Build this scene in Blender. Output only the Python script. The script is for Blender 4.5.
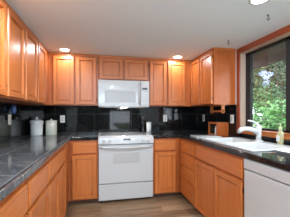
import bpy, bmesh, math, random
from mathutils import Vector, Matrix
random.seed(7)
PI = math.pi
scene = bpy.context.scene
COL = scene.collection
for o in list(bpy.data.objects):
    bpy.data.objects.remove(o)

# ---------------------------------------------------------------- camera
H_CAM = 1.22
cd = bpy.data.cameras.new('camera')
cam = bpy.data.objects.new('camera', cd)
COL.objects.link(cam)
cam.location = (0, 0, H_CAM)
cam.rotation_euler = (PI/2, 0, -math.radians(12))
cd.sensor_fit = 'HORIZONTAL'
cd.sensor_width = 36
cd.lens = 36*207/290
cd.shift_y = 5.5/290
cd.clip_start = 0.02
scene.camera = cam

# ---------------------------------------------------------------- world, sun, big lights, exposure
w = bpy.data.worlds.new('world'); scene.world = w
w.use_nodes = True
bg = w.node_tree.nodes['Background']
bg.inputs[0].default_value = (0.80, 0.90, 1.0, 1)
bg.inputs[1].default_value = 5.0

def lamp(name, kind, loc, energy, color=(1,1,1), rot=(0,0,0), **kw):
    l = bpy.data.lights.new(name, kind); l.energy = energy; l.color = color
    for k, v in kw.items(): setattr(l, k, v)
    o = bpy.data.objects.new(name, l); COL.objects.link(o)
    o.location = loc; o.rotation_euler = rot
    return o
lamp('sun', 'SUN', (-4, -4, 8), 3.2, (1, .95, .86), (math.radians(38), 0, math.radians(-62)), angle=0.02)
# added fill light high behind the camera, no windows are built there
lamp('added_rear_fill', 'AREA', (0.35, -2.76, 1.88), 48, (.66, .85, 1.0), (PI/2+.05, 0, 0), shape='RECTANGLE', size=2.7, size_y=.36)
# added upward fill behind the camera to brighten the ceiling, not a fixture
lamp('added_uplight', 'AREA', (0.35, -.60, 1.20), 30, (.72, .90, 1.0), (PI, 0, 0), shape='DISK', size=.7)

vs = scene.view_settings
vs.view_transform = 'Standard'; vs.look = 'None'; vs.gamma = 1.0
vs.use_curve_mapping = False
vs.exposure = 0.50

# ---------------------------------------------------------------- materials
def new_mat(name):
    m = bpy.data.materials.new(name); m.use_nodes = True
    nt = m.node_tree
    return m, nt, nt.nodes['Principled BSDF']
def ramp(nt, fac, stops):
    r = nt.nodes.new('ShaderNodeValToRGB')
    e = r.color_ramp.elements
    while len(e) < len(stops): e.new(0.5)
    for i, (p, c) in enumerate(stops):
        e[i].position = p; e[i].color = (*c, 1)
    nt.links.new(fac, r.inputs[0])
    return r.outputs[0]
def coords(nt, scale=(1,1,1), swiz=None):
    tc = nt.nodes.new('ShaderNodeTexCoord')
    out = tc.outputs['Object']
    if swiz:
        s = nt.nodes.new('ShaderNodeSeparateXYZ'); nt.links.new(out, s.inputs[0])
        c = nt.nodes.new('ShaderNodeCombineXYZ')
        for i, a in enumerate(swiz):
            if a: nt.links.new(s.outputs['XYZ'.index(a)], c.inputs[i])
        out = c.outputs[0]
    mp = nt.nodes.new('ShaderNodeMapping'); mp.inputs['Scale'].default_value = scale
    nt.links.new(out, mp.inputs[0])
    return mp.outputs[0]
def noise(nt, vec, scale, detail=3, rough=.5, dist=0):
    n = nt.nodes.new('ShaderNodeTexNoise')
    n.inputs['Scale'].default_value = scale; n.inputs['Detail'].default_value = detail
    n.inputs['Roughness'].default_value = rough; n.inputs['Distortion'].default_value = dist
    nt.links.new(vec, n.inputs['Vector'])
    return n.outputs['Fac']
def bump(nt, b, fac, strength, dist=.002):
    n = nt.nodes.new('ShaderNodeBump'); n.inputs['Strength'].default_value = strength
    n.inputs['Distance'].default_value = dist
    nt.links.new(fac, n.inputs['Height']); nt.links.new(n.outputs[0], b.inputs['Normal'])
def plain(name, col, rough=.5, metal=0, bumpy=0, bscale=60, coat=0, var=.06):
    m, nt, b = new_mat(name)
    v = coords(nt); f = noise(nt, v, bscale)
    lo = tuple(c*(1-var) for c in col); hi = tuple(min(1, c*(1+var)) for c in col)
    nt.links.new(ramp(nt, f, [(.3, lo), (.7, hi)]), b.inputs['Base Color'])
    b.inputs['Roughness'].default_value = rough; b.inputs['Metallic'].default_value = metal
    b.inputs['Coat Weight'].default_value = coat
    if bumpy: bump(nt, b, f, bumpy)
    return m
def wood(name, horizontal=False, tint=(1,1,1), rough=.34):
    m, nt, b = new_mat(name)
    sc = (1.2, 9, 16) if horizontal else (16, 9, 1.2)
    v = coords(nt, sc)
    g = noise(nt, v, 2.2, 5, .6, .6)
    c = [(.49, .136, .029), (.56, .165, .037), (.63, .200, .050)]
    c = [tuple(a*t for a, t in zip(x, tint)) for x in c]
    base = ramp(nt, g, [(.28, c[0]), (.52, c[1]), (.75, c[2])])
    v2 = coords(nt, (1.2, 30, 70) if horizontal else (70, 30, 1.2))
    g2 = noise(nt, v2, 3, 3, .6)
    pores = ramp(nt, g2, [(.30, (.80, .76, .72)), (.5, (1, 1, 1))])
    mx = nt.nodes.new('ShaderNodeMix'); mx.data_type = 'RGBA'; mx.blend_type = 'MULTIPLY'
    mx.inputs[0].default_value = 1
    nt.links.new(base, mx.inputs[6]); nt.links.new(pores, mx.inputs[7])
    oi = nt.nodes.new('ShaderNodeObjectInfo')
    mr = nt.nodes.new('ShaderNodeMapRange'); mr.inputs['To Min'].default_value = .94; mr.inputs['To Max'].default_value = 1.05
    nt.links.new(oi.outputs['Random'], mr.inputs['Value'])
    hs = nt.nodes.new('ShaderNodeHueSaturation')
    nt.links.new(mx.outputs[2], hs.inputs['Color']); nt.links.new(mr.outputs[0], hs.inputs['Value'])
    nt.links.new(hs.outputs[0], b.inputs['Base Color'])
    b.inputs['Roughness'].default_value = rough
    b.inputs['Coat Weight'].default_value = .15; b.inputs['Coat Roughness'].default_value = .32
    bump(nt, b, g2, .04)
    return m
def granite(name, swiz, tile=.305, off=(0, 0), base=.012, rough=.045, vv=.030, sp=.16, gm=.05, gw=.0022, spec=.5):
    m, nt, b = new_mat(name)
    v = coords(nt, (1, 1, 1), swiz)
    n = noise(nt, v, 260, 4, .7)
    big = noise(nt, v, 7, 6, .65, 1.2)
    spk = ramp(nt, n, [(.50, (base, base, base*1.05)), (.66, (base*2.2, base*2.3, base*2.4)), (.80, (sp, sp, sp))])
    vein = ramp(nt, big, [(.46, (0, 0, 0)), (.50, (vv, vv, vv)), (.56, (0, 0, 0))])
    ad = nt.nodes.new('ShaderNodeMix'); ad.data_type = 'RGBA'; ad.blend_type = 'ADD'; ad.inputs[0].default_value = 1
    nt.links.new(spk, ad.inputs[6]); nt.links.new(vein, ad.inputs[7])
    br = nt.nodes.new('ShaderNodeTexBrick'); br.offset = 0; br.squash = 1
    br.inputs['Scale'].default_value = 1
    br.inputs['Brick Width'].default_value = tile; br.inputs['Row Height'].default_value = tile
    br.inputs['Mortar Size'].default_value = gw; br.inputs['Mortar Smooth'].default_value = .1
    mo = nt.nodes.new('ShaderNodeMapping'); mo.inputs['Location'].default_value = (off[0], off[1], 0)
    nt.links.new(v, mo.inputs[0]); nt.links.new(mo.outputs[0], br.inputs['Vector'])
    br.inputs['Mortar'].default_value = (gm, gm, gm, 1)
    nt.links.new(ad.outputs[2], br.inputs['Color1']); nt.links.new(ad.outputs[2], br.inputs['Color2'])
    nt.links.new(br.outputs['Color'], b.inputs['Base Color'])
    rr = nt.nodes.new('ShaderNodeMapRange'); rr.inputs['To Min'].default_value = rough; rr.inputs['To Max'].default_value = .5
    nt.links.new(br.outputs['Fac'], rr.inputs['Value']); nt.links.new(rr.outputs[0], b.inputs['Roughness'])
    b.inputs['IOR'].default_value = 1.5; b.inputs['Specular IOR Level'].default_value = spec
    inv = nt.nodes.new('ShaderNodeMath'); inv.operation = 'SUBTRACT'; inv.inputs[0].default_value = 1
    nt.links.new(br.outputs['Fac'], inv.inputs[1])
    bump(nt, b, inv.outputs[0], .1, .0005)
    return m
def planks(name):
    m, nt, b = new_mat(name)
    v = coords(nt)
    br = nt.nodes.new('ShaderNodeTexBrick'); br.offset = .37; br.offset_frequency = 2
    br.inputs['Scale'].default_value = 1
    br.inputs['Brick Width'].default_value = 1.22; br.inputs['Row Height'].default_value = .155
    br.inputs['Mortar Size'].default_value = .0015
    br.inputs['Color1'].default_value = (0, 0, 0, 1); br.inputs['Color2'].default_value = (1, 1, 1, 1)
    br.inputs['Mortar'].default_value = (0, 0, 0, 1)
    nt.links.new(v, br.inputs['Vector'])
    v2 = coords(nt, (1.5, 16, 1))
    g = noise(nt, v2, 1.6, 6, .65, .8)
    mx = nt.nodes.new('ShaderNodeMix'); mx.data_type = 'RGBA'; mx.inputs[0].default_value = .33
    gr = ramp(nt, g, [(0, (0,0,0)), (1, (1,1,1))])
    nt.links.new(gr, mx.inputs[6]); nt.links.new(br.outputs['Color'], mx.inputs[7])
    col = ramp(nt, mx.outputs[2], [(.22, (.09, .048, .024)), (.42, (.25, .150, .080)), (.60, (.37, .245, .145)), (.8, (.46, .32, .20))])
    mm = nt.nodes.new('ShaderNodeMix'); mm.data_type = 'RGBA'
    nt.links.new(br.outputs['Fac'], mm.inputs[0]); nt.links.new(col, mm.inputs[6])
    mm.inputs[7].default_value = (.09, .06, .04, 1)
    nt.links.new(mm.outputs[2], b.inputs['Base Color'])
    b.inputs['Roughness'].default_value = .48
    bump(nt, b, g, .1)
    return m
def emit(name, col, s):
    m, nt, b = new_mat(name)
    b.inputs['Base Color'].default_value = (*col, 1)
    b.inputs['Emission Color'].default_value = (*col, 1); b.inputs['Emission Strength'].default_value = s
    return m
def glassy(name, col, rough=.0, trans=1.0, ior=1.45):
    m, nt, b = new_mat(name)
    b.inputs['Base Color'].default_value = (*col, 1)
    b.inputs['Transmission Weight'].default_value = trans
    b.inputs['Roughness'].default_value = rough; b.inputs['IOR'].default_value = ior
    return m

WV = wood('honey_oak_vertical'); WH = wood('honey_oak_horizontal', True)
WF = wood('honey_oak_frame_shaded', False, (.84, .72, .66)); WTRIM = wood('window_trim_wood', True, (.50, .30, .30)); WTRIMV = wood('window_trim_wood_vertical', False, (.50, .30, .30))  # WF is toned darker to stand in for shade between the doors
WBOX = wood('box_wood', False, (.80, .66, .6))
JAMB = plain('beige_lit_jamb', (.48, .36, .27), .5)  # beige stands in for daylight falling on the wood jamb
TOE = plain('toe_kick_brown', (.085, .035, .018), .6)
SHADOWLINE = plain('cabinet_shadow_line', (.20, .075, .03), .5)  # shadow colour for the cabinet frame edges, applied to nothing
CEIL = plain('ceiling_paint', (.76, .84, .885), .9, bumpy=.15, bscale=220)
WALL = plain('wall_paint', (.74, .73, .71), .8, bumpy=.1, bscale=200)
G_TOP = granite('granite_tile_counter', ('X', 'Y', None), .305, (.115, .06), .05, .10, .06, .35, .15, .0026)
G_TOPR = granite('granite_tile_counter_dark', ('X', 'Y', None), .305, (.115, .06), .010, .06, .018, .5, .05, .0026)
G_EDGE = granite('granite_edge', ('X', 'Y', None), .305, (.115, .06), .008, .05, .012, .3, .03, .002)
G_BACK = granite('granite_tile_back', ('X', 'Z', None), .305, (.1, .0), .004, .05, .005, .03, .03, .0022, .33)
G_SIDE = granite('granite_tile_side', ('Y', 'Z', None), .305, (.1, .0), .004, .05, .005, .03, .03, .0022, .33)
FLOOR = planks('plank_floor')
WHITE = plain('white_enamel', (.54, .545, .55), .22, coat=.3, var=.01)
WHITE2 = plain('white_plastic', (.51, .515, .52), .38, var=.01)
OFFW = plain('offwhite_ceramic', (.76, .755, .74), .25, coat=.4, var=.02)
CREAM = plain('cream_ceramic', (.64, .62, .53), .35, coat=.3, var=.03)
SINKM = plain('sink_enamel', (.60, .60, .60), .15, coat=.4, var=.01)
PANEG = plain('grey_appliance_window', (.44, .44, .445), .3, var=.03, bscale=300)
DISP = plain('dark_display', (.03, .035, .045), .2)
GREYL = plain('grey_marking', (.42, .42, .43), .5)
BLACK = plain('black_plastic', (.015, .015, .016), .35)
FRAME = plain('black_window_frame', (.009, .008, .008), .6)
COOK = plain('cooktop_glass', (.42, .42, .43), .12, coat=.5, var=.15, bscale=400)
RING = plain('burner_ring', (.12, .12, .125), .3)
OUTLET = plain('outlet_plate', (.80, .78, .72), .4, var=.01)
SLOT = plain('outlet_slot', (.10, .09, .08), .5)
BLUE = plain('blue_plastic', (.05, .13, .36), .25, coat=.4)
METAL = plain('brushed_steel', (.55, .55, .55), .3, 1)
HINGE = plain('hinge_bronze', (.06, .035, .02), .4, .6)
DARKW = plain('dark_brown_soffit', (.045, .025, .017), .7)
BULB = emit('lit_bulb', (1, .95, .86), 22)
NIGHT = emit('lit_hood_lens', (1, .96, .88), 9)
GLASS = glassy('window_glass', (1, 1, 1))
SOAP = glassy('soap_yellow', (.62, .58, .34), .12, .5)
GROUND = plain('lawn_soil', (.06, .085, .03), .95, bumpy=.5, bscale=9, var=.4)
BARK = plain('bark', (.09, .06, .045), .9, bumpy=.5, bscale=40, var=.3)
def leafm(name, a, b_):
    m, nt, b = new_mat(name)
    v = coords(nt); f = noise(nt, v, 3.5, 4, .7)
    nt.links.new(ramp(nt, f, [(.3, a), (.7, b_)]), b.inputs['Base Color'])
    b.inputs['Roughness'].default_value = .5
    b.inputs['Subsurface Weight'].default_value = 0
    return m
LEAF1 = leafm('leaf_mid_green', (.016, .056, .012), (.070, .160, .038))
LEAF2 = leafm('leaf_olive', (.045, .055, .018), (.17, .185, .07))
LEAF3 = leafm('leaf_dark', (.009, .024, .009), (.040, .070, .022))
LEAF4 = leafm('leaf_bright', (.032, .11, .022), (.11, .25, .06))
FLOWER = plain('pale_blue_flower', (.38, .42, .60), .7)

# ---------------------------------------------------------------- mesh helpers
class MB:
    def __init__(s): s.bm = bmesh.new()
    def box(s, x0, y0, z0, x1, y1, z1):
        r = bmesh.ops.create_cube(s.bm, size=1)
        bmesh.ops.scale(s.bm, vec=(x1-x0, y1-y0, z1-z0), verts=r['verts'])
        bmesh.ops.translate(s.bm, vec=((x0+x1)/2, (y0+y1)/2, (z0+z1)/2), verts=r['verts'])
        return r['verts']
    def lathe(s, prof, c=(0, 0, 0), n=32, axis='z', caps=True):
        rings = []
        for r, z in prof:
            ring = []
            for i in range(n):
                a = 2*PI*i/n
                p = Vector((r*math.cos(a), r*math.sin(a), z))
                if axis == 'y': p = Vector((p.x, p.z, p.y))
                if axis == 'x': p = Vector((p.z, p.x, p.y))
                ring.append(s.bm.verts.new(p+Vector(c)))
            rings.append(ring)
        for a, b in zip(rings, rings[1:]):
            for i in range(n):
                s.bm.faces.new((a[i], a[(i+1) % n], b[(i+1) % n], b[i]))
        if caps:
            s.bm.faces.new(rings[0]); s.bm.faces.new(rings[-1])
    def tube(s, pts, rad, n=12):
        pts = [Vector(p) for p in pts]
        if not isinstance(rad, (list, tuple)): rad = [rad]*len(pts)
        rings = []
        for i, p in enumerate(pts):
            t = (pts[min(i+1, len(pts)-1)]-pts[max(i-1, 0)]).normalized()
            up = Vector((0, 0, 1)) if abs(t.z) < .95 else Vector((0, 1, 0))
            u = t.cross(up).normalized(); v = t.cross(u)
            rings.append([s.bm.verts.new(p+(u*math.cos(2*PI*k/n)+v*math.sin(2*PI*k/n))*rad[i]) for k in range(n)])
        for a, b in zip(rings, rings[1:]):
            for i in range(n):
                s.bm.faces.new((a[i], a[(i+1) % n], b[(i+1) % n], b[i]))
        s.bm.faces.new(rings[0]); s.bm.faces.new(rings[-1])
    def frustum(s, x0, x1, z0, z1, loops):
        """concentric rectangles in the XZ plane, loops = [(inset, y)...], facing -Y"""
        R = []
        for ins, y in loops:
            R.append([s.bm.verts.new(p) for p in ((x0+ins, y, z0+ins), (x1-ins, y, z0+ins), (x1-ins, y, z1-ins), (x0+ins, y, z1-ins))])
        for a, b in zip(R, R[1:]):
            for i in range(4):
                s.bm.faces.new((a[i], a[(i+1) % 4], b[(i+1) % 4], b[i]))
        s.bm.faces.new(R[0]); s.bm.faces.new(R[-1])
    def cells(s, xs, ys, occ, z0, z1):
        """solid slab made of grid cells; only outer faces"""
        V = {}
        def v(i, j, z):
            k = (i, j, z)
            if k not in V: V[k] = s.bm.verts.new((xs[i], ys[j], z))
            return V[k]
        nx, ny = len(xs)-1, len(ys)-1
        f = lambda i, j: 0 <= i < nx and 0 <= j < ny and occ(i, j)
        for i in range(nx):
            for j in range(ny):
                if not f(i, j): continue
                s.bm.faces.new((v(i,j,z1), v(i+1,j,z1), v(i+1,j+1,z1), v(i,j+1,z1)))
                s.bm.faces.new((v(i,j,z0), v(i,j+1,z0), v(i+1,j+1,z0), v(i+1,j,z0)))
                for (a, b, di, dj) in (((i,j),(i+1,j),0,-1), ((i+1,j),(i+1,j+1),1,0), ((i+1,j+1),(i,j+1),0,1), ((i,j+1),(i,j),-1,0)):
                    if not f(i+di, j+dj):
                        s.bm.faces.new((v(*a,z0), v(*b,z0), v(*b,z1), v(*a,z1)))
    def build(s, name, mat, parent=None, loc=(0,0,0), rz=0, bevel=0, seg=2, smooth=False):
        bmesh.ops.recalc_face_normals(s.bm, faces=s.bm.faces[:])
        me = bpy.data.meshes.new(name); s.bm.to_mesh(me); s.bm.free()
        o = bpy.data.objects.new(name, me); COL.objects.link(o)
        o.location = loc; o.rotation_euler = (0, 0, rz)
        me.materials.append(mat)
        if parent: o.parent = parent
        if smooth:
            for p in me.polygons: p.use_smooth = True
        if bevel:
            b = o.modifiers.new('bevel', 'BEVEL'); b.width = bevel; b.segments = seg
            b.limit_method = 'ANGLE'; b.angle_limit = math.radians(40)
            for p in me.polygons: p.use_smooth = True
            wn = o.modifiers.new('wn', 'WEIGHTED_NORMAL')
        return o
def tag(o, label=None, cat=None, group=None, kind=None):
    if label: o['label'] = label
    if cat: o['category'] = cat
    if group: o['group'] = group
    if kind: o['kind'] = kind
    return o
def thing(name, label, cat, loc=(0,0,0), rz=0, group=None):
    o = bpy.data.objects.new(name, None); COL.objects.link(o)
    o.empty_display_size = .1
    o.location = loc; o.rotation_euler = (0, 0, rz)
    return tag(o, label, cat, group)
def box(name, mat, b, parent=None, bevel=0):
    m = MB(); m.box(*b); return m.build(name, mat, parent, bevel=bevel)
def struct(name, mat, boxes, bevel=0):
    m = MB()
    for b in boxes: m.box(*b)
    return tag(m.build(name, mat, bevel=bevel), kind='structure')

# ---------------------------------------------------------------- room dimensions
XL, XR, YB, YR = -1.04, 1.79, 3.51, -2.8
ZC = 2.105
BF = 2.89            # front plane of back base cabinets
BL, BR = -.414, 1.145  # front planes of side base cabinets
UF = 3.19            # front plane of back wall cabinets
UL, UR = -.737, 1.467
UZ = 1.347
ZT, ZU = .912, .872   # worktop top / underside

struct('floor', FLOOR, [(XL-.1, YR-.1, -.08, XR+.1, YB+.1, 0)])
struct('ceiling', CEIL, [(XL-.12, YR-.12, ZC, XR+.12, YB+.12, ZC+.12)])
struct('wall_left', WALL, [(XL-.12, YR, 0, XL, YB, ZC)])
struct('wall_back', WALL, [(XL-.12, YB, 0, XR+.12, YB+.12, ZC)])
REARP = plain('rear_wall_darkened', (.16, .15, .14), .8)  # unseen wall coloured dark to keep the tile reflections dark
struct('wall_rear', REARP, [(XL-.12, YR-.12, 0, .41, YR, ZC), (1.35, YR-.12, 0, XR+.12, YR, ZC), (.41, YR-.12, 0, 1.35, YR, .45), (.41, YR-.12, 1.35, 1.35, YR, ZC)])
# right wall with window hole
WY0, WY1, WZ0, WZ1 = .80, 2.396, 1.022, 2.015
struct('wall_right', WALL, [(XR, YR, 0, XR+.12, WY0, ZC), (XR, WY1, 0, XR+.12, YB, ZC),
                            (XR, WY0, 0, XR+.12, WY1, WZ0), (XR, WY0, WZ1, XR+.12, WY1, ZC)])

# window: casing, jamb, black frame, panes
struct('trim_1', WTRIM, [(XR-.018, WY0-.08, WZ1, XR, WY1+.054, WZ1+.068)], bevel=.003)       # head casing
struct('trim_2', WTRIMV, [(XR-.018, WY1, WZ0-.045, XR, WY1+.054, WZ1)], bevel=.003)            # side casing
struct('trim_3', WH, [(XR-.018, WY0-.08, WZ0-.05, XR, WY1, WZ0-.001)], bevel=.003)          # lower casing, brighter wood stands in for sunlight
struct('trim_4', WTRIMV, [(XR-.018, WY0-.08, WZ0, XR, WY0, WZ1)], bevel=.003)
struct('trim_5', JAMB, [(XR, WY1-.006, WZ0, XR+.072, WY1, WZ1), (XR, WY0, WZ0, XR+.072, WY0+.006, WZ1),
                        (XR, WY0, WZ1-.006, XR+.072, WY1, WZ1)])
struct('trim_6', WH, [(XR-.03, WY0, WZ0-.001, XR+.072, WY1, WZ0+.006)], bevel=.002)  # sill in the brighter wood to look sunlit
win = thing('window_1', None, None); tag(win, kind='structure')
fx0, fx1 = XR+.072, XR+.115
m = MB()
m.box(fx0, WY0, WZ0, fx1, WY1, WZ0+.03); m.box(fx0, WY0, WZ1-.036, fx1, WY1, WZ1)
m.box(fx0, WY1-.09, WZ0, fx1, WY1, WZ1); m.box(fx0, WY0, WZ0, fx1, WY0+.06, WZ1)
m.box(fx0, 1.70, WZ0, fx1, 1.784, WZ1)
m.build('window_frame', FRAME, win)
m = MB(); m.box(fx0+.022, 1.784, WZ0+.03, fx0+.028, WY1-.09, WZ1-.036); m.build('pane', GLASS, win)
m = MB(); m.box(fx0+.022, WY0+.06, WZ0+.03, fx0+.028, 1.70, WZ1-.036); m.build('pane', GLASS, win)

# ---------------------------------------------------------------- backsplashes (polished black granite tile)
t = .012
m = MB(); m.box(XL+t, YB-t, ZT-.04, XR-t, YB-.001, 1.73)
tag(m.build('backsplash', G_BACK), 'polished black granite tile backsplash on the far wall behind the stove', 'backsplash')
m = MB(); m.box(XL+.001, .3, ZT, XL+t, YB-.001, UZ-.001)
tag(m.build('backsplash', G_SIDE), 'polished black tile backsplash on left wall reflecting the canisters', 'backsplash')
m = MB(); m.box(XR-t, 2.475, ZT, XR-.001, YB-.001, UZ-.001); m.box(XR-t, .7, ZT, XR-.001, 2.475, WZ0-.052)
tag(m.build('backsplash', G_SIDE), 'polished black tile backsplash on right wall beside and under the window', 'backsplash')

# ---------------------------------------------------------------- cabinets
def door_front(mb, x0, x1, z0, z1, y=0):
    mb.frustum(x0, x1, z0, z1, [(0, y), (0, y-.016), (.004, y-.024), (.047, y-.024), (.049, y-.003), (.058, y-.003), (.061, y-.010), (.066, y-.011)])
def drawer_front(mb, x0, x1, z0, z1, y=0):
    mb.frustum(x0, x1, z0, z1, [(0, y), (0, y-.013), (.003, y-.017), (.008, y-.020), (.012, y-.020)])
def add_hinges(door, xh, z0, z1):
    for z in (z0+.07, z1-.07):
        m = MB(); m.lathe([(.0035, -.022), (.0045, -.02), (.0045, .02), (.0035, .022)], (xh, -.010, z), 10)
        m.build('hinge', HINGE, door)
def cabinet(name, label, cat, loc, rz, w, z0, z1, depth, fronts, group=None, toe=0, xa=0):
    """local x along the run, front faces -y at y=0; loc = front-left floor corner; xa = body start"""
    r = thing(name, label, cat, loc, rz, group)
    m = MB()
    if toe:
        if 'sink' in label:
            m.cells([xa, xa+.018, w-.018, w], [0, .02, depth-.012, depth], lambda i, j: i != 1 or j != 1, toe+.018, z1)
            m.box(xa, 0, toe, w, depth, toe+.0179)
        else:
            m.box(xa, .0, toe, w, depth, z1)
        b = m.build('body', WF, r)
        k = MB(); k.box(xa+.001, .055, 0.001, w-.001, depth-.01, toe+.001); k.build('toe_kick', TOE, r)
    else:
        m.box(xa, 0, z0, w, depth, z1)
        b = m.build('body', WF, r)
    for kind, x0, x1, a, c, *side in fronts:
        mb = MB()
        if kind == 'door':
            door_front(mb, x0, x1, a, c)
            d = mb.build('door', WV, r); d.location.y = -.004
            s = side[0] if side else 'L'
            add_hinges(d, x0-.003 if s == 'L' else x1+.003, a, c)
        else:
            drawer_front(mb, x0, x1, a, c)
            mb.build('drawer_front', WH, r).location.y = -.004
    return r
D0, D1, R0, R1 = .085, .668, .690, .838   # base door / drawer heights
ud0, ud1 = UZ+.012, ZC-.045
# --- wall cabinets, left wall (front faces +X, local x -> +Y)
def left_upper(y0, y1, fronts, label):
    return cabinet('wall_cabinet', label, 'cabinet', (UL, y0, 0), PI/2, y1-y0, UZ, ZC-.001, UL-XL-.001,
                   [('door', a-y0, b-y0, ud0, ud1, s) for a, b, s in fronts], 'wall cabinets on the left wall')
left_upper(.98, 1.798, [(.995, 1.375, 'L'), (1.40, 1.785, 'R')], 'oak wall cabinet at the left edge of the picture, nearest the camera')
left_upper(1.80, 2.598, [(1.815, 2.185, 'L'), (2.215, 2.585, 'R')], 'two-door oak wall cabinet high on left wall, second from the corner')
left_upper(2.60, UF-.002, [(2.615, 2.965, 'R')], 'narrow oak wall cabinet on left wall next to the far corner')
# --- wall cabinets, back wall
def back_upper(x0, x1, z0, fronts, label, name='wall_cabinet'):
    return cabinet(name, label, 'cabinet', (x0, UF, 0), 0, x1-x0, z0, ZC-.001, YB-UF-.013,
                   [('door', a-x0, b-x0, z0+.012, ud1, s) for a, b, s in fronts], 'wall cabinets on the far wall')
back_upper(XL+.002, -.040, UZ, [(-.672, -.383, 'L'), (-.356, -.067, 'R')], 'oak wall cabinet with two tall doors left of the microwave')
back_upper(-.038, .733, 1.735, [(-.026, .325, 'L'), (.350, .712, 'R')], 'short oak wall cabinet directly above the white microwave')
back_upper(.735, XR-.002, UZ, [(.752, 1.026, 'L'), (1.052, 1.342, 'R')], 'oak wall cabinet with two tall doors right of the microwave')
# --- right wall cabinet (front faces -X, local x -> -Y)
y1 = UF-.002
cabinet('wall_cabinet', 'oak wall cabinet on right wall, its plain end panel facing the window', 'cabinet', (UR, y1, 0), -PI/2, y1-2.50, UZ, ZC-.001, XR-UR-.001,
        [('door', .018, .318, ud0, ud1, 'L'), ('door', .345, .672, ud0, ud1, 'R')])
# crown strips
def crown(label, b):
    m = MB(); m.box(*b)
    return tag(m.build('crown_molding', WH, bevel=.004), label, 'molding')
c = .012
crown('thin wooden molding along the top of the left wall cabinets', (UL, .98, ZC-.028, UL+c, UF-c, ZC-.0005))
crown('thin wooden molding along the top of the far wall cabinets', (UL, UF-c, ZC-.028, UR, UF, ZC-.0005))
m = MB(); m.box(UR-c, 2.50-c, ZC-.028, UR, UF-c, ZC-.0005); m.box(UR, 2.50-c, ZC-.028, XR-.002, 2.50, ZC-.0005)
tag(m.build('crown_molding', WH, bevel=.004), 'thin wooden molding around the top of right wall cabinet', 'molding')

# --- base cabinets
def base(label, loc, rz, w, fronts, depth, group, xa=0):
    return cabinet('base_cabinet', label, 'cabinet', loc, rz, w, 0, ZU-.001, depth, fronts, group, toe=.065, xa=xa)
dl = BL-XL-.002
gl, gb, gr = 'base cabinets along the left wall', 'base cabinets beside the stove', 'base cabinets under the window'
base('oak base cabinet in the bottom left corner of the picture', (BL, .45, 0), PI/2, .808,
     [('drawer', .015, .793, R0, R1), ('door', .015, .395, D0, D1, 'L'), ('door', .415, .793, D0, D1, 'R')], dl, gl)
base('oak base cabinet on left with one wide drawer over single door', (BL, 1.26, 0), PI/2, .458,
     [('drawer', .015, .443, R0, R1), ('door', .015, .443, D0, D1, 'L')], dl, gl)
base('oak base cabinet in left run that reaches the far corner', (BL, 1.72, 0), PI/2, BF-1.722,
     [('drawer', .015, .775, R0, R1), ('door', .015, .385, D0, D1, 'L'), ('door', .405, .775, D0, D1, 'R')], dl, gl)
base('narrow oak base cabinet left of the stove, drawer over door', (XL+.002, BF, 0), 0, -.040-XL-.002,
     [('drawer', -.375-XL, -.060-XL, R0, R1), ('door', -.375-XL, -.060-XL, D0, D1, 'L')], YB-BF-.013, gb)
base('narrow oak base cabinet right of the stove, drawer over door', (.731, BF, 0), 0, XR-.002-.731,
     [('drawer', .024, .336, R0, R1), ('door', .024, .336, D0, D1, 'R')], YB-BF-.013, gb)
dr = XR-BR-.002
dz = [(.690, .838), (.508, .675), (.318, .493), (D0, .303)]
base('oak base cabinet with a stack of four drawers in right run', (BR, BF-.002, 0), -PI/2, BF-.002-2.367,
     [('drawer', .085, .508, a, b) for a, b in dz], dr, gr)
base('wide oak sink cabinet with two doors under a long false drawer', (BR, 2.365, 0), -PI/2, .893,
     [('drawer', .015, .878, R0, R1), ('door', .015, .435, D0, D1, 'L'), ('door', .458, .878, D0, D1, 'R')], dr, gr)

# ---------------------------------------------------------------- worktops
ov = .028; ew = .022
xs = [XL+.013, BL+ov-ew, -.040]; ys = [.42, BF-ov+ew, YB-.013]
m = MB(); m.cells(xs, ys, lambda i, j: i == 0 or j == 1, ZU, ZT)
wl = tag(m.build('worktop', G_TOP), 'black granite tile worktop running along left wall to the stove', 'worktop')
m = MB(); m.box(BL+ov-ew, .42, ZU-.004, BL+ov, BF-ov+ew, ZT+.0006); m.build('edge', G_TOP, wl, bevel=.013, seg=4)  # lighter granite on this edge stands in for its grey reflection
m = MB(); m.box(BL+ov+.0002, BF-ov, ZU-.004, -.040, BF-ov+ew, ZT+.0006); m.build('edge', G_EDGE, wl, bevel=.010, seg=4)
SX0, SX1, SY0, SY1 = 1.20, 1.725, 1.46, 2.345
xs = [.731, BR-ov+ew, SX0+.02, SX1-.02, XR-.013]; ys = [.80, SY0+.02, SY1-.02, BF-ov+ew, YB-.013]
m = MB(); m.cells(xs, ys, lambda i, j: (i >= 1 or j == 3) and not (i == 2 and j == 1), ZU, ZT)
wr = tag(m.build('worktop', G_TOPR), 'black granite tile worktop on right side holding the white sink', 'worktop')
m = MB(); m.cells([.731, BR-ov, BR-ov+ew], [.80, BF-ov, BF-ov+ew], lambda i, j: i == 1 or j == 1, ZU-.004, ZT+.0006)
m.build('edge', G_EDGE, wr, bevel=.012, seg=4)

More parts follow.
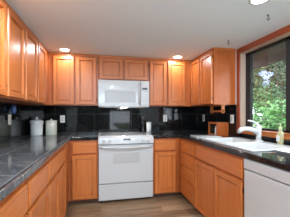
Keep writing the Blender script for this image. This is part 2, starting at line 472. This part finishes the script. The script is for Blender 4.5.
# ---------------------------------------------------------------- sink
s = thing('sink', 'large white enamel double bowl sink set in right worktop', 'sink', (SX0, SY0, ZT))
w_, l_ = SX1-SX0, SY1-SY0
m = MB()
xs = [0, .035, w_-.11, w_]; ys = [0, .035, l_/2-.015, l_/2+.015, l_-.035, l_]
m.cells(xs, ys, lambda i, j: not (i == 1 and j in (1, 3)), -.002, .014)
m.build('rim', SINKM, s, bevel=.007, seg=3)
for a, b in ((ys[1], ys[2]), (ys[3], ys[4])):
    m = MB()
    x0, x1, dp = .035, w_-.11, -.19
    R = []
    for ins, z in ((0, .012), (.004, -.01), (.018, dp+.03), (.05, dp)):
        R.append([m.bm.verts.new(p) for p in ((x0+ins, a+ins, z), (x1-ins, a+ins, z), (x1-ins, b-ins, z), (x0+ins, b-ins, z))])
    for p, q in zip(R, R[1:]):
        for i in range(4): m.bm.faces.new((p[i], p[(i+1) % 4], q[(i+1) % 4], q[i]))
    m.bm.faces.new(R[-1])
    bowl = m.build('bowl', SINKM, s)
    so = bowl.modifiers.new('th', 'SOLIDIFY'); so.thickness = .004; so.offset = 1 
    m = MB(); m.lathe([(.0, .002), (.04, .002), (.042, .0)], ((x0+x1)/2, (a+b)/2, dp+.001), 20, caps=False); m.build('drain', METAL, bowl)

# faucet
f = thing('faucet', 'white single lever kitchen faucet on the back ledge of the sink', 'faucet', (1.668, 1.935, ZT+.014))
m = MB(); m.lathe([(.048, 0), (.048, .006), (.036, .012)], n=28); m.build('base', WHITE, f, smooth=True)
m = MB(); m.lathe([(.027, .010), (.026, .05), (.029, .10), (.030, .135), (.026, .160), (.014, .172)], n=28); m.build('body', WHITE, f, smooth=True)
m = MB(); m.tube([(-.01, .0, .075), (-.06, 0, .118), (-.11, 0, .132), (-.165, .002, .138), (-.215, .004, .128), (-.237, .005, .104)],
                 [.022, .027, .026, .025, .025, .021], 16)
sp = m.build('spout', WHITE, f, smooth=True)
m = MB(); m.lathe([(.013, 0), (.015, .012)], (-.237, .005, .092), 16); m.build('aerator', METAL, sp)
m = MB(); m.tube([(0, 0, .165), (-.012, .02, .192), (-.045, .04, .215), (-.09, .055, .222)], [.017, .013, .010, .009], 14)
m.build('lever', WHITE, f, smooth=True)

# soap bottle
b = thing('soap_bottle', 'pale yellow pump soap bottle on the sink ledge by the window', 'bottle', (1.702, 1.690, ZT+.014))
m = MB(); m.lathe([(.026, 0), (.029, .006), (.029, .095), (.024, .118), (.013, .132), (.013, .155)], n=28); m.build('bottle_body', SOAP, b, smooth=True)
m = MB(); m.box(-.031, -.018, .03, -.0285, .018, .085); m.build('sticker', WHITE2, b)
m = MB(); m.lathe([(.015, .150), (.015, .168), (.005, .170), (.005, .192), (.009, .193), (.009, .202)], n=16); m.tube([(0,0,.197), (-.035, .012, .195)], .0045, 8); m.build('pump', plain('pump_green', (.45, .50, .28), .4), b)

# ---------------------------------------------------------------- dishwasher
d = thing('dishwasher', 'white dishwasher built in at the lower right of the picture', 'dishwasher', (BR, 1.466, 0), -PI/2)
W = .603
m = MB(); m.box(0, .02, .10, W, .58, ZU-.002); m.build('body', WHITE2, d)
m = MB(); m.frustum(.002, W-.002, .785, .862, [(0, .02), (0, -.018), (.004, -.024), (.008, -.024)]); m.build('control_panel', WHITE, d)
m = MB(); m.frustum(.002, W-.002, .115, .776, [(0, .02), (0, -.014), (.006, -.021), (.012, -.022)]); m.build('door', WHITE, d)
m = MB(); m.box(0.002, .03, 0.0, W-.002, .05, .10); m.build('toe_kick', BLACK, d)

# ---------------------------------------------------------------- range
RX0, RX1 = -.036, .727
W = RX1-RX0
r = thing('stove', 'white slide-in electric stove with oven door and bottom drawer', 'stove', (RX0, BF, 0))
m = MB(); m.box(.003, 0, .03, W-.003, YB-BF-.014, .895); m.build('body', WHITE, r)
for x in (.04, W-.04):
    for y in (.05, .52):
        m = MB(); m.lathe([(.018, 0), (.018, .032)], (x, y, 0), 12); m.build('foot', BLACK, r)
m = MB(); m.box(0, -.015, .893, W, YB-BF-.014, .915); ct = m.build('cooktop', WHITE, r, bevel=.005)
m = MB(); m.box(.03, .045, .9145, W-.03, .56, .9175); m.build('cooktop_glass', COOK, ct, bevel=.001)
for (x, y, ra) in ((.2, .17, .1), (.56, .17, .075), (.2, .43, .075), (.56, .43, .1)):
    m = MB()
    n = 40
    for ri in (ra, ra*.62):
        m.lathe([(ri-.004, .9176), (ri, .9182), (ri+.001, .9176)], (x, y, 0), n, caps=False)
    m.build('burner_ring', RING, ct)
# sloped control panel
m = MB()
pr = [(-.012, .912), (-.052, .893), (-.062, .812), (-.0, .800), (.0, .912)]
v0 = [m.bm.verts.new((0, y, z)) for y, z in pr]; v1 = [m.bm.verts.new((W, y, z)) for y, z in pr]
m.bm.faces.new(v0); m.bm.faces.new(v1)
for i in range(5): m.bm.faces.new((v0[i], v0[(i+1) % 5], v1[(i+1) % 5], v1[i]))
cp = m.build('control_panel', WHITE, r, bevel=.004)
def ysl(z): return -.052-(.893-z)/.081*.010
def onpanel(name, mat, x0, x1, z0, z1, th=.0012):
    m = MB(); vs = []
    for z in (z0, z1):
        for x in (x0, x1):
            for dy in (0.001, -th): vs.append(m.bm.verts.new((x, ysl(z)+dy, z)))
    a = vs
    for q in ((0,2,3,1),(4,5,7,6),(0,1,5,4),(2,6,7,3),(1,3,7,5),(0,4,6,2)): m.bm.faces.new([a[k] for k in q])
    return m.build(name, mat, cp)
onpanel('display_surround', plain('panel_grey', (.62,.62,.63), .3), .30, .50, .848, .884)
onpanel('display', DISP, .335, .435, .858, .882, .002)
for i in range(4): onpanel('button', GREYL, .312+.045*i+(.0 if i < 1 else .0), .330+.045*i, .851, .857, .002)
for x in (.075, .150, W-.150, W-.075):
    m = MB(); m.lathe([(.021, 0), (.020, -.012), (.016, -.018)], (x, ysl(.85), .85), 24, axis='y')
    k = m.build('knob', WHITE, cp, smooth=False)
    m = MB(); m.box(x-.0035, ysl(.85)-.026, .835, x+.0035, ysl(.85)-.016, .865); m.build('knob_grip', WHITE2, k)
m = MB(); m.frustum(.004, W-.004, .275, .795, [(0, 0), (0, -.036), (.006, -.043), (.012, -.043)]); od = m.build('oven_door', WHITE, r)
m = MB(); m.frustum(.195, .565, .545, .690, [(0, -.040), (0, -.0445), (.003, -.0455), (.006, -.0455)]); m.build('oven_window', PANEG, od)
m = MB()
pts = []; n = 18
for i in range(n+1):
    u = i/n; pts.append((.03+(W-.06)*u, -.050-.038*math.sin(PI*min(1, max(0, u)))**.35, .768-.006*math.sin(PI*u)))
m.tube(pts, .0125, 12); m.build('handle', WHITE, od, smooth=True)
m = MB(); m.frustum(.004, W-.004, .045, .262, [(0, 0), (0, -.034), (.006, -.041), (.012, -.041)]); m.box(.004, -.046, .238, W-.004, -.038, .252)
m.build('drawer', WHITE, r)

# ---------------------------------------------------------------- microwave
mw = thing('microwave', 'white over-the-range microwave mounted above the stove', 'microwave', (-.040, 3.125, 1.322))
W = .768; Hh = .405
m = MB(); m.box(0, 0, 0, W, YB-3.125-.014, Hh); m.build('body', WHITE2, mw, bevel=.004)
m = MB(); m.frustum(.0, .625, .004, Hh-.004, [(0, 0), (0, -.020), (.006, -.028), (.02, -.028)]); md = m.build('door', WHITE, mw)
m = MB(); m.frustum(.095, .555, .070, .245, [(0, -.026), (0, -.0295), (.004, -.0305), (.008, -.0305)]); m.build('door_window', PANEG, md)
m = MB(); m.tube([(.607, -.026, .05), (.607, -.055, .075), (.607, -.060, .20), (.607, -.055, .33), (.607, -.026, .355)], .010, 12); m.build('handle', WHITE, md, smooth=True)
m = MB(); m.lathe([(.009, 0), (.009, -.0015)], (.028, -.028, .030), 18, axis='y'); m.build('emblem', GREYL, md)
m = MB(); m.frustum(.629, W, .004, Hh-.004, [(0, 0), (0, -.020), (.006, -.028), (.012, -.028)]); cpn = m.build('control_panel', WHITE, mw)
m = MB(); m.box(.655, -.0295, .268, .735, -.0275, .298); m.build('display', DISP, cpn)
for i in range(5):
    for j in range(3):
        m = MB(); m.box(.652+.032*j, -.0288, .05+.038*i, .674+.032*j, -.0275, .072+.038*i); m.build('button', plain('button_grey', (.66,.66,.665), .4) if i+j == 0 else bpy.data.materials['button_grey'], cpn)
m = MB()
for i in range(22): m.box(.03+i*.0325, -.006, Hh-.001, .052+i*.0325, .05, Hh+.002)
m.build('vent', GREYL, mw)
m = MB(); m.box(.33, .05, -.006, .44, .11, .001); hl = m.build('hood_light', NIGHT, mw)
for x in (.08, .47):
    m = MB(); m.box(x, .14, -.004, x+.22, .32, .001); m.build('filter', METAL, mw)
lamp('hood_lamp', 'AREA', (-.040+.385, 3.125+.08, 1.308), 1.6, (1, .95, .86), (0, 0, 0), shape='RECTANGLE', size=.1, size_y=.05)

# ---------------------------------------------------------------- recessed ceiling lights
def downlight(x, y, label, e=15):
    t = thing('ceiling_light', label, 'light', (x, y, ZC), 0, 'recessed ceiling lights')
    m = MB(); m.lathe([(.078, 0), (.078, -.004), (.070, -.007), (.058, -.003), (.056, -.001)], n=32, caps=False); m.build('trim_ring', WHITE2, t, smooth=True)
    m = MB(); m.lathe([(.0005, -.006), (.045, -.005), (.057, -.0015)], n=32, caps=False); m.build('bulb', BULB, t, smooth=True)
    lamp('downlight_lamp', 'AREA', (x, y, ZC-.012), e, (.86, .94, 1.0), (0, 0, 0), shape='DISK', size=.11)
downlight(-.49, 3.02, 'lit recessed ceiling light above the left far corner', 2.6)
downlight(1.165, 3.04, 'lit recessed ceiling light by the right far corner cabinets', 2.6)
downlight(1.20, 1.38, 'lit recessed ceiling light at the top edge, above the sink')
downlight(-.45, 1.38, 'recessed ceiling light over the left worktop, outside the picture')
downlight(.35, -.60, 'added recessed ceiling light behind the camera, unseen fill')  # added light outside the view, helps fill the room

# ceiling hooks
def hook(x, y, label):
    m = MB(); m.lathe([(.010, 0), (.010, -.003), (.003, -.006)], n=12)
    pts = [(0, 0, -.004), (0, 0, -.018)]
    for i in range(11):
        a = math.radians(90-i*27); pts.append((.013*math.cos(a), 0, -.032+.014*math.sin(a)))
    m.tube(pts, .0032, 8)
    return tag(m.build('ceiling_hook', HINGE, loc=(x, y, ZC), smooth=True), label, 'hook', 'ceiling hooks')
hook(1.46, 1.58, 'small metal ceiling hook nearest the window head')
hook(1.50, 2.23, 'small metal ceiling hook in front of the right wall cabinet end')

# ---------------------------------------------------------------- outlets
def outlet(loc, rz, label, switch=False):
    t = thing('light_switch' if switch else 'wall_outlet', label, 'switch' if switch else 'outlet', loc, rz)
    m = MB(); m.frustum(-.036, .036, -.058, .058, [(0, 0), (0, -.004), (.003, -.006), (.006, -.006)]); m.build('plate', OUTLET, t)
    if switch:
        m = MB(); m.box(-.016, -.009, -.034, .016, -.005, .034); m.build('rocker', WHITE, t, bevel=.001)
    else:
        for z in (.021, -.021):
            m = MB(); m.lathe([(.016, -.005), (.0155, -.0075)], (0, 0, z), 20, axis='y'); s = m.build('socket', WHITE2, t)
            m = MB(); m.box(-.008, -.0079, z-.004, -.006, -.0070, z+.006); m.box(.006, -.0079, z-.004, .008, -.0070, z+.006); m.build('slot', SLOT, s)
    return t
outlet((XL+.012, 2.65, 1.155), PI/2, 'cream wall outlet on left black tile below a blue night light')
outlet((-.60, YB-.012, 1.14), 0, 'cream wall outlet on far wall right of the canisters')
outlet((1.107, YB-.012, 1.145), 0, 'wall outlet on far wall right of the stove')
outlet((XR-.012, 3.37, 1.15), -PI/2, 'wall outlet on right black tile near the far corner')
outlet((XR-.012, 2.555, 1.15), -PI/2, 'white light switch on black tile next to the window', True)
t = thing('night_light', 'blue plastic night light on left wall above the outlet', 'night light', (XL+.012, 2.66, 1.225), PI/2)
m = MB(); m.lathe([(.016, 0), (.030, .015), (.032, .06), (.024, .095), (.010, .105)], (0, -.034, 0), 20); m.build('shade', BLUE, t, smooth=True)
m = MB(); m.box(-.014, -.03, .0, .014, 0, .05); m.build('plug', WHITE2, t, bevel=.002)

# ---------------------------------------------------------------- canisters and small things
c = thing('canister', 'white lidded ceramic canister in the far left corner', 'canister', (-.902, 3.225, ZT), 0, 'canisters on left worktop'); c.scale = (1.10, 1.10, 1.05)
m = MB(); m.lathe([(.066, 0), (.070, .006), (.072, .02), (.073, .10), (.075, .165), (.078, .172), (.078, .185), (.074, .19)], n=40); m.build('jar', OFFW, c, smooth=True)
m = MB(); m.lathe([(.080, .186), (.082, .196), (.076, .206), (.055, .216), (.02, .222), (.012, .226), (.018, .238), (.017, .248), (.008, .254)], n=40); m.build('lid', OFFW, c, smooth=True)
for sgn in (-1, 1):
    m = MB(); m.tube([(sgn*.070, 0, .15), (sgn*.079, 0, .165), (sgn*.081, 0, .18), (sgn*.072, 0, .182)], .005, 8); m.build('handle', OFFW, c, smooth=True)
c = thing('canister', 'cream straight-sided canister standing right of the white one', 'canister', (-.720, 3.29, ZT), 0, 'canisters on left worktop')
m = MB(); m.lathe([(.073, 0), (.077, .004), (.077, .185), (.075, .19)], n=40); m.build('jar', CREAM, c, smooth=True)
m = MB(); m.lathe([(.079, .186), (.080, .206), (.075, .212), (.02, .216), (.010, .218), (.014, .230), (.008, .238)], n=40); m.build('lid', CREAM, c, smooth=True)

c = thing('crock', 'small white crock on worktop right of the stove', 'crock', (.785, 3.39, ZT))
m = MB(); m.lathe([(.036, 0), (.040, .005), (.041, .15), (.038, .158)], n=32); m.build('jar', OFFW, c, smooth=True)
m = MB(); m.lathe([(.042, .156), (.042, .168), (.036, .174), (.008, .176)], n=32); m.build('lid', CREAM, c, smooth=True)
c = thing('pepper_mill', 'tall black pepper mill at back of the stove beside white crock', 'pepper mill', (.688, 3.40, .9155))
m = MB(); m.lathe([(.028, 0), (.030, .008), (.026, .03), (.018, .07), (.017, .11), (.026, .15), (.028, .175)], n=28); m.build('body', BLACK, c, smooth=True)
m = MB(); m.lathe([(.016, .175), (.027, .185), (.034, .21), (.036, .235), (.030, .262), (.016, .278)], n=28); m.build('cap', BLACK, c, smooth=True)

# cutting board
m = MB(); m.box(-.17, -.115, 0, .17, .115, .016)
o = m.build('cutting_board', SINKM, loc=(1.375, 2.555, ZT+.0005), rz=math.radians(-4), bevel=.005)
tag(o, 'white cutting board lying flat between the sink and far corner', 'cutting board')
# tray by the sink
tr = thing('tray', 'shallow white tray on right worktop near the picture edge', 'tray', (1.50, 1.27, ZT+.0005))
m = MB()
R = []
for ins, z in ((.02, 0), (0, .018), (-.004, .020), (.004, .018), (.024, .005)):
    R.append([m.bm.verts.new(p) for p in ((-.13+ins, -.16+ins, z), (.13-ins, -.16+ins, z), (.13-ins, .16-ins, z), (-.13+ins, .16-ins, z))])
for p, q in zip(R, R[1:]):
    for i in range(4): m.bm.faces.new((p[i], p[(i+1) % 4], q[(i+1) % 4], q[i]))
m.bm.faces.new(R[0]); m.bm.faces.new(R[-1])
m.build('dish', OFFW, tr)

# wooden counter box with open cubby (opening faces -X)
bx = thing('wooden_box', 'reddish wooden countertop box with open cubby on right worktop', 'box', (1.60, 2.64, ZT))
X2, Y2, Z2 = XR-.013-1.60, .25, .188
m = MB()
m.box(0, 0, 0, .012, .024, Z2); m.box(0, Y2-.026, 0, .012, Y2, Z2); m.box(0, .024, Z2-.026, .012, Y2-.026, Z2); m.box(0, .024, 0, .012, Y2-.026, .014)
m.box(.012, 0, 0, X2, .014, Z2); m.box(.012, Y2-.014, 0, X2, Y2, Z2)
m.box(.012, .014, 0, X2, Y2-.014, .014); m.box(.012, .014, Z2-.014, X2, Y2-.014, Z2); m.box(X2-.01, .014, .014, X2, Y2-.014, Z2-.014)
m.build('case', WBOX, bx)
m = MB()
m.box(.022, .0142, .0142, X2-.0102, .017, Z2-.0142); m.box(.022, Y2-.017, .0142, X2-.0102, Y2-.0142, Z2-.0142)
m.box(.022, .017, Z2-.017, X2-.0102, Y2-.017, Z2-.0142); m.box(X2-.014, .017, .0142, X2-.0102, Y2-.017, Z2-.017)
l = m.build('shade_panels', DARKW, bx); l['label'] = 'dark brown lining inside the cubby'  # dark panels added to stand in for shade inside the cubby
j = thing('spice_jar', 'white spice jar standing inside the wooden box cubby', 'jar', (1.632, 2.705, ZT+.0145))
m = MB(); m.lathe([(.025, 0), (.027, .004), (.027, .085), (.020, .095)], n=24); m.build('jar', OFFW, j, smooth=True)
m = MB(); m.lathe([(.021, .094), (.021, .115), (.018, .118)], n=24); m.build('lid', CREAM, j, smooth=True)

# paper towel holder under right cabinet
p = thing('paper_towel_holder', 'empty wooden paper towel holder under the right wall cabinet', 'paper towel holder', (1.62, 2.52, UZ-.001))
m = MB(); m.box(-.045, 0, -.014, .045, .30, 0); m.build('top_board', WH, p, bevel=.002)
for y in (0, .282):
    m = MB(); m.box(-.022, y, -.100, .022, y+.018, -.014); m.lathe([(.028, y), (.028, y+.018)], (0, 0, -.088), 24, axis='y'); m.build('end_bracket', WV, p, bevel=.002)
m = MB(); m.lathe([(.013, .018), (.013, .282)], (0, 0, -.088), 16, axis='y'); m.build('dowel', WH, p, smooth=False)

# ---------------------------------------------------------------- outdoors
struct('ground', GROUND, [(XR+.12, -30, -.5, 160, 160, -.35)])
m = MB(); m.box(XR+.14, -1.0, 2.16, 2.66, 5.5, 2.22); m.box(2.66, -1.0, 2.03, 2.72, 5.5, 2.26)
tag(m.build('roof_eave', DARKW), 'dark brown wooden roof eave outside the window', 'eave')
def leaves(m, c, r, n, size, flat=1.0):
    for k in range(n):
        while True:
            p = Vector((random.uniform(-1, 1), random.uniform(-1, 1), random.uniform(-1, 1)))
            if .25 < p.length < 1: break
        p = Vector((p.x*r[0], p.y*r[1], p.z*r[2]))+Vector(c)
        a = Vector((random.gauss(0, 1), random.gauss(0, 1), random.gauss(0, .6))).normalized()
        b = a.cross(Vector((random.gauss(0, 1), random.gauss(0, 1), random.gauss(0, 1)))).normalized()
        nrm = a.cross(b)
        L = size*random.uniform(.6, 1.3); Wd = L*.42
        v = [m.bm.verts.new(q) for q in (p-a*L*.5, p+b*Wd*.5+nrm*L*.08, p+a*L*.5, p-b*Wd*.5+nrm*L*.08)]
        m.bm.faces.new((v[0], v[1], v[2])); m.bm.faces.new((v[0], v[2], v[3]))
def leaf_build(m, name, mat, parent):
    me = bpy.data.meshes.new(name); m.bm.to_mesh(me); m.bm.free(); me.materials.append(mat)
    o = bpy.data.objects.new(name, me); COL.objects.link(o); o.parent = parent
    return o
def shrub(name, label, cat, loc, r, zc, n, size, mat, group, clumps=7):
    t = thing(name, label, cat, loc, 0, group)
    m = MB()
    for k in range(4):
        a = random.uniform(0, 2*PI); e = (r[0]*.5*math.cos(a), r[1]*.5*math.sin(a), zc+r[2]*.3)
        m.tube([(0, 0, 0), (e[0]*.3, e[1]*.3, zc*.5), e], [.05, .035, .012], 7)
    m.build('trunk', BARK, t)
    m = MB()
    for k in range(clumps):
        q = Vector((random.uniform(-.6, .6)*r[0], random.uniform(-.6, .6)*r[1], zc+random.uniform(-.6, .6)*r[2]))
        leaves(m, q, [x*.55 for x in r], n//clumps, size)
    leaf_build(m, 'foliage', mat, t)
    return t
gz = -.35
shrub('shrub', 'bright green leafy shrub filling lower part of the window', 'shrub', (4.65, 4.6, gz), (.82, .82, .72), 1.35, 1500, .13, LEAF4, None)
shrub('shrub', 'mid green shrub low at left side of the window view', 'shrub', (4.25, 6.35, gz), (.8, .9, .65), 1.2, 1400, .11, LEAF1, None)
shrub('shrub', 'green shrub low at right side of the window view', 'shrub', (4.7, 2.75, gz), (.8, .9, .62), 1.15, 1400, .12, LEAF1, None)
shrub('tree', 'olive green tree crown at upper left of the window view', 'tree', (5.2, 8.3, gz), (1.3, 1.3, 1.0), 2.9, 2300, .16, LEAF2, None)
shrub('tree', 'dark tree with sparse crown at upper right of window view', 'tree', (7.1, 7.0, gz), (1.3, 1.3, 1.2), 3.2, 1500, .17, LEAF3, None)
shrub('tree', 'olive tree behind the shrubs at middle of the window view', 'tree', (7.6, 10.8, gz), (1.8, 1.7, 2.1), 3.3, 4500, .24, LEAF2, None)
shrub('tree', 'dark evergreen tree behind the shrubs at right of window view', 'tree', (10.4, 9.4, gz), (1.9, 1.9, 2.1), 3.2, 5000, .24, LEAF3, None)
shrub('tree', 'dark tree furthest back between the two olive trees', 'tree', (13.0, 14.6, gz), (2.4, 2.4, 2.6), 4.0, 6500, .34, LEAF3, None)
t = thing('hydrangea', 'shrub with pale blue white blossom heads in the upper window view', 'shrub', (5.6, 6.15, gz))
m = MB(); m.tube([(0, 0, 0), (.05, .03, 1.0), (0, .0, 2.5)], [.04, .03, .02], 7); m.build('trunk', BARK, t)
m = MB(); leaves(m, (0, 0, 2.1), (.5, .5, .6), 700, .11); leaf_build(m, 'foliage', LEAF1, t)
m = MB()
for k in range(7):
    q = (random.uniform(-.14, .14), random.uniform(-.16, .16), random.uniform(2.5, 3.1)); leaves(m, q, (.10, .10, .10), 70, .05)
leaf_build(m, 'blossom', FLOWER, t)
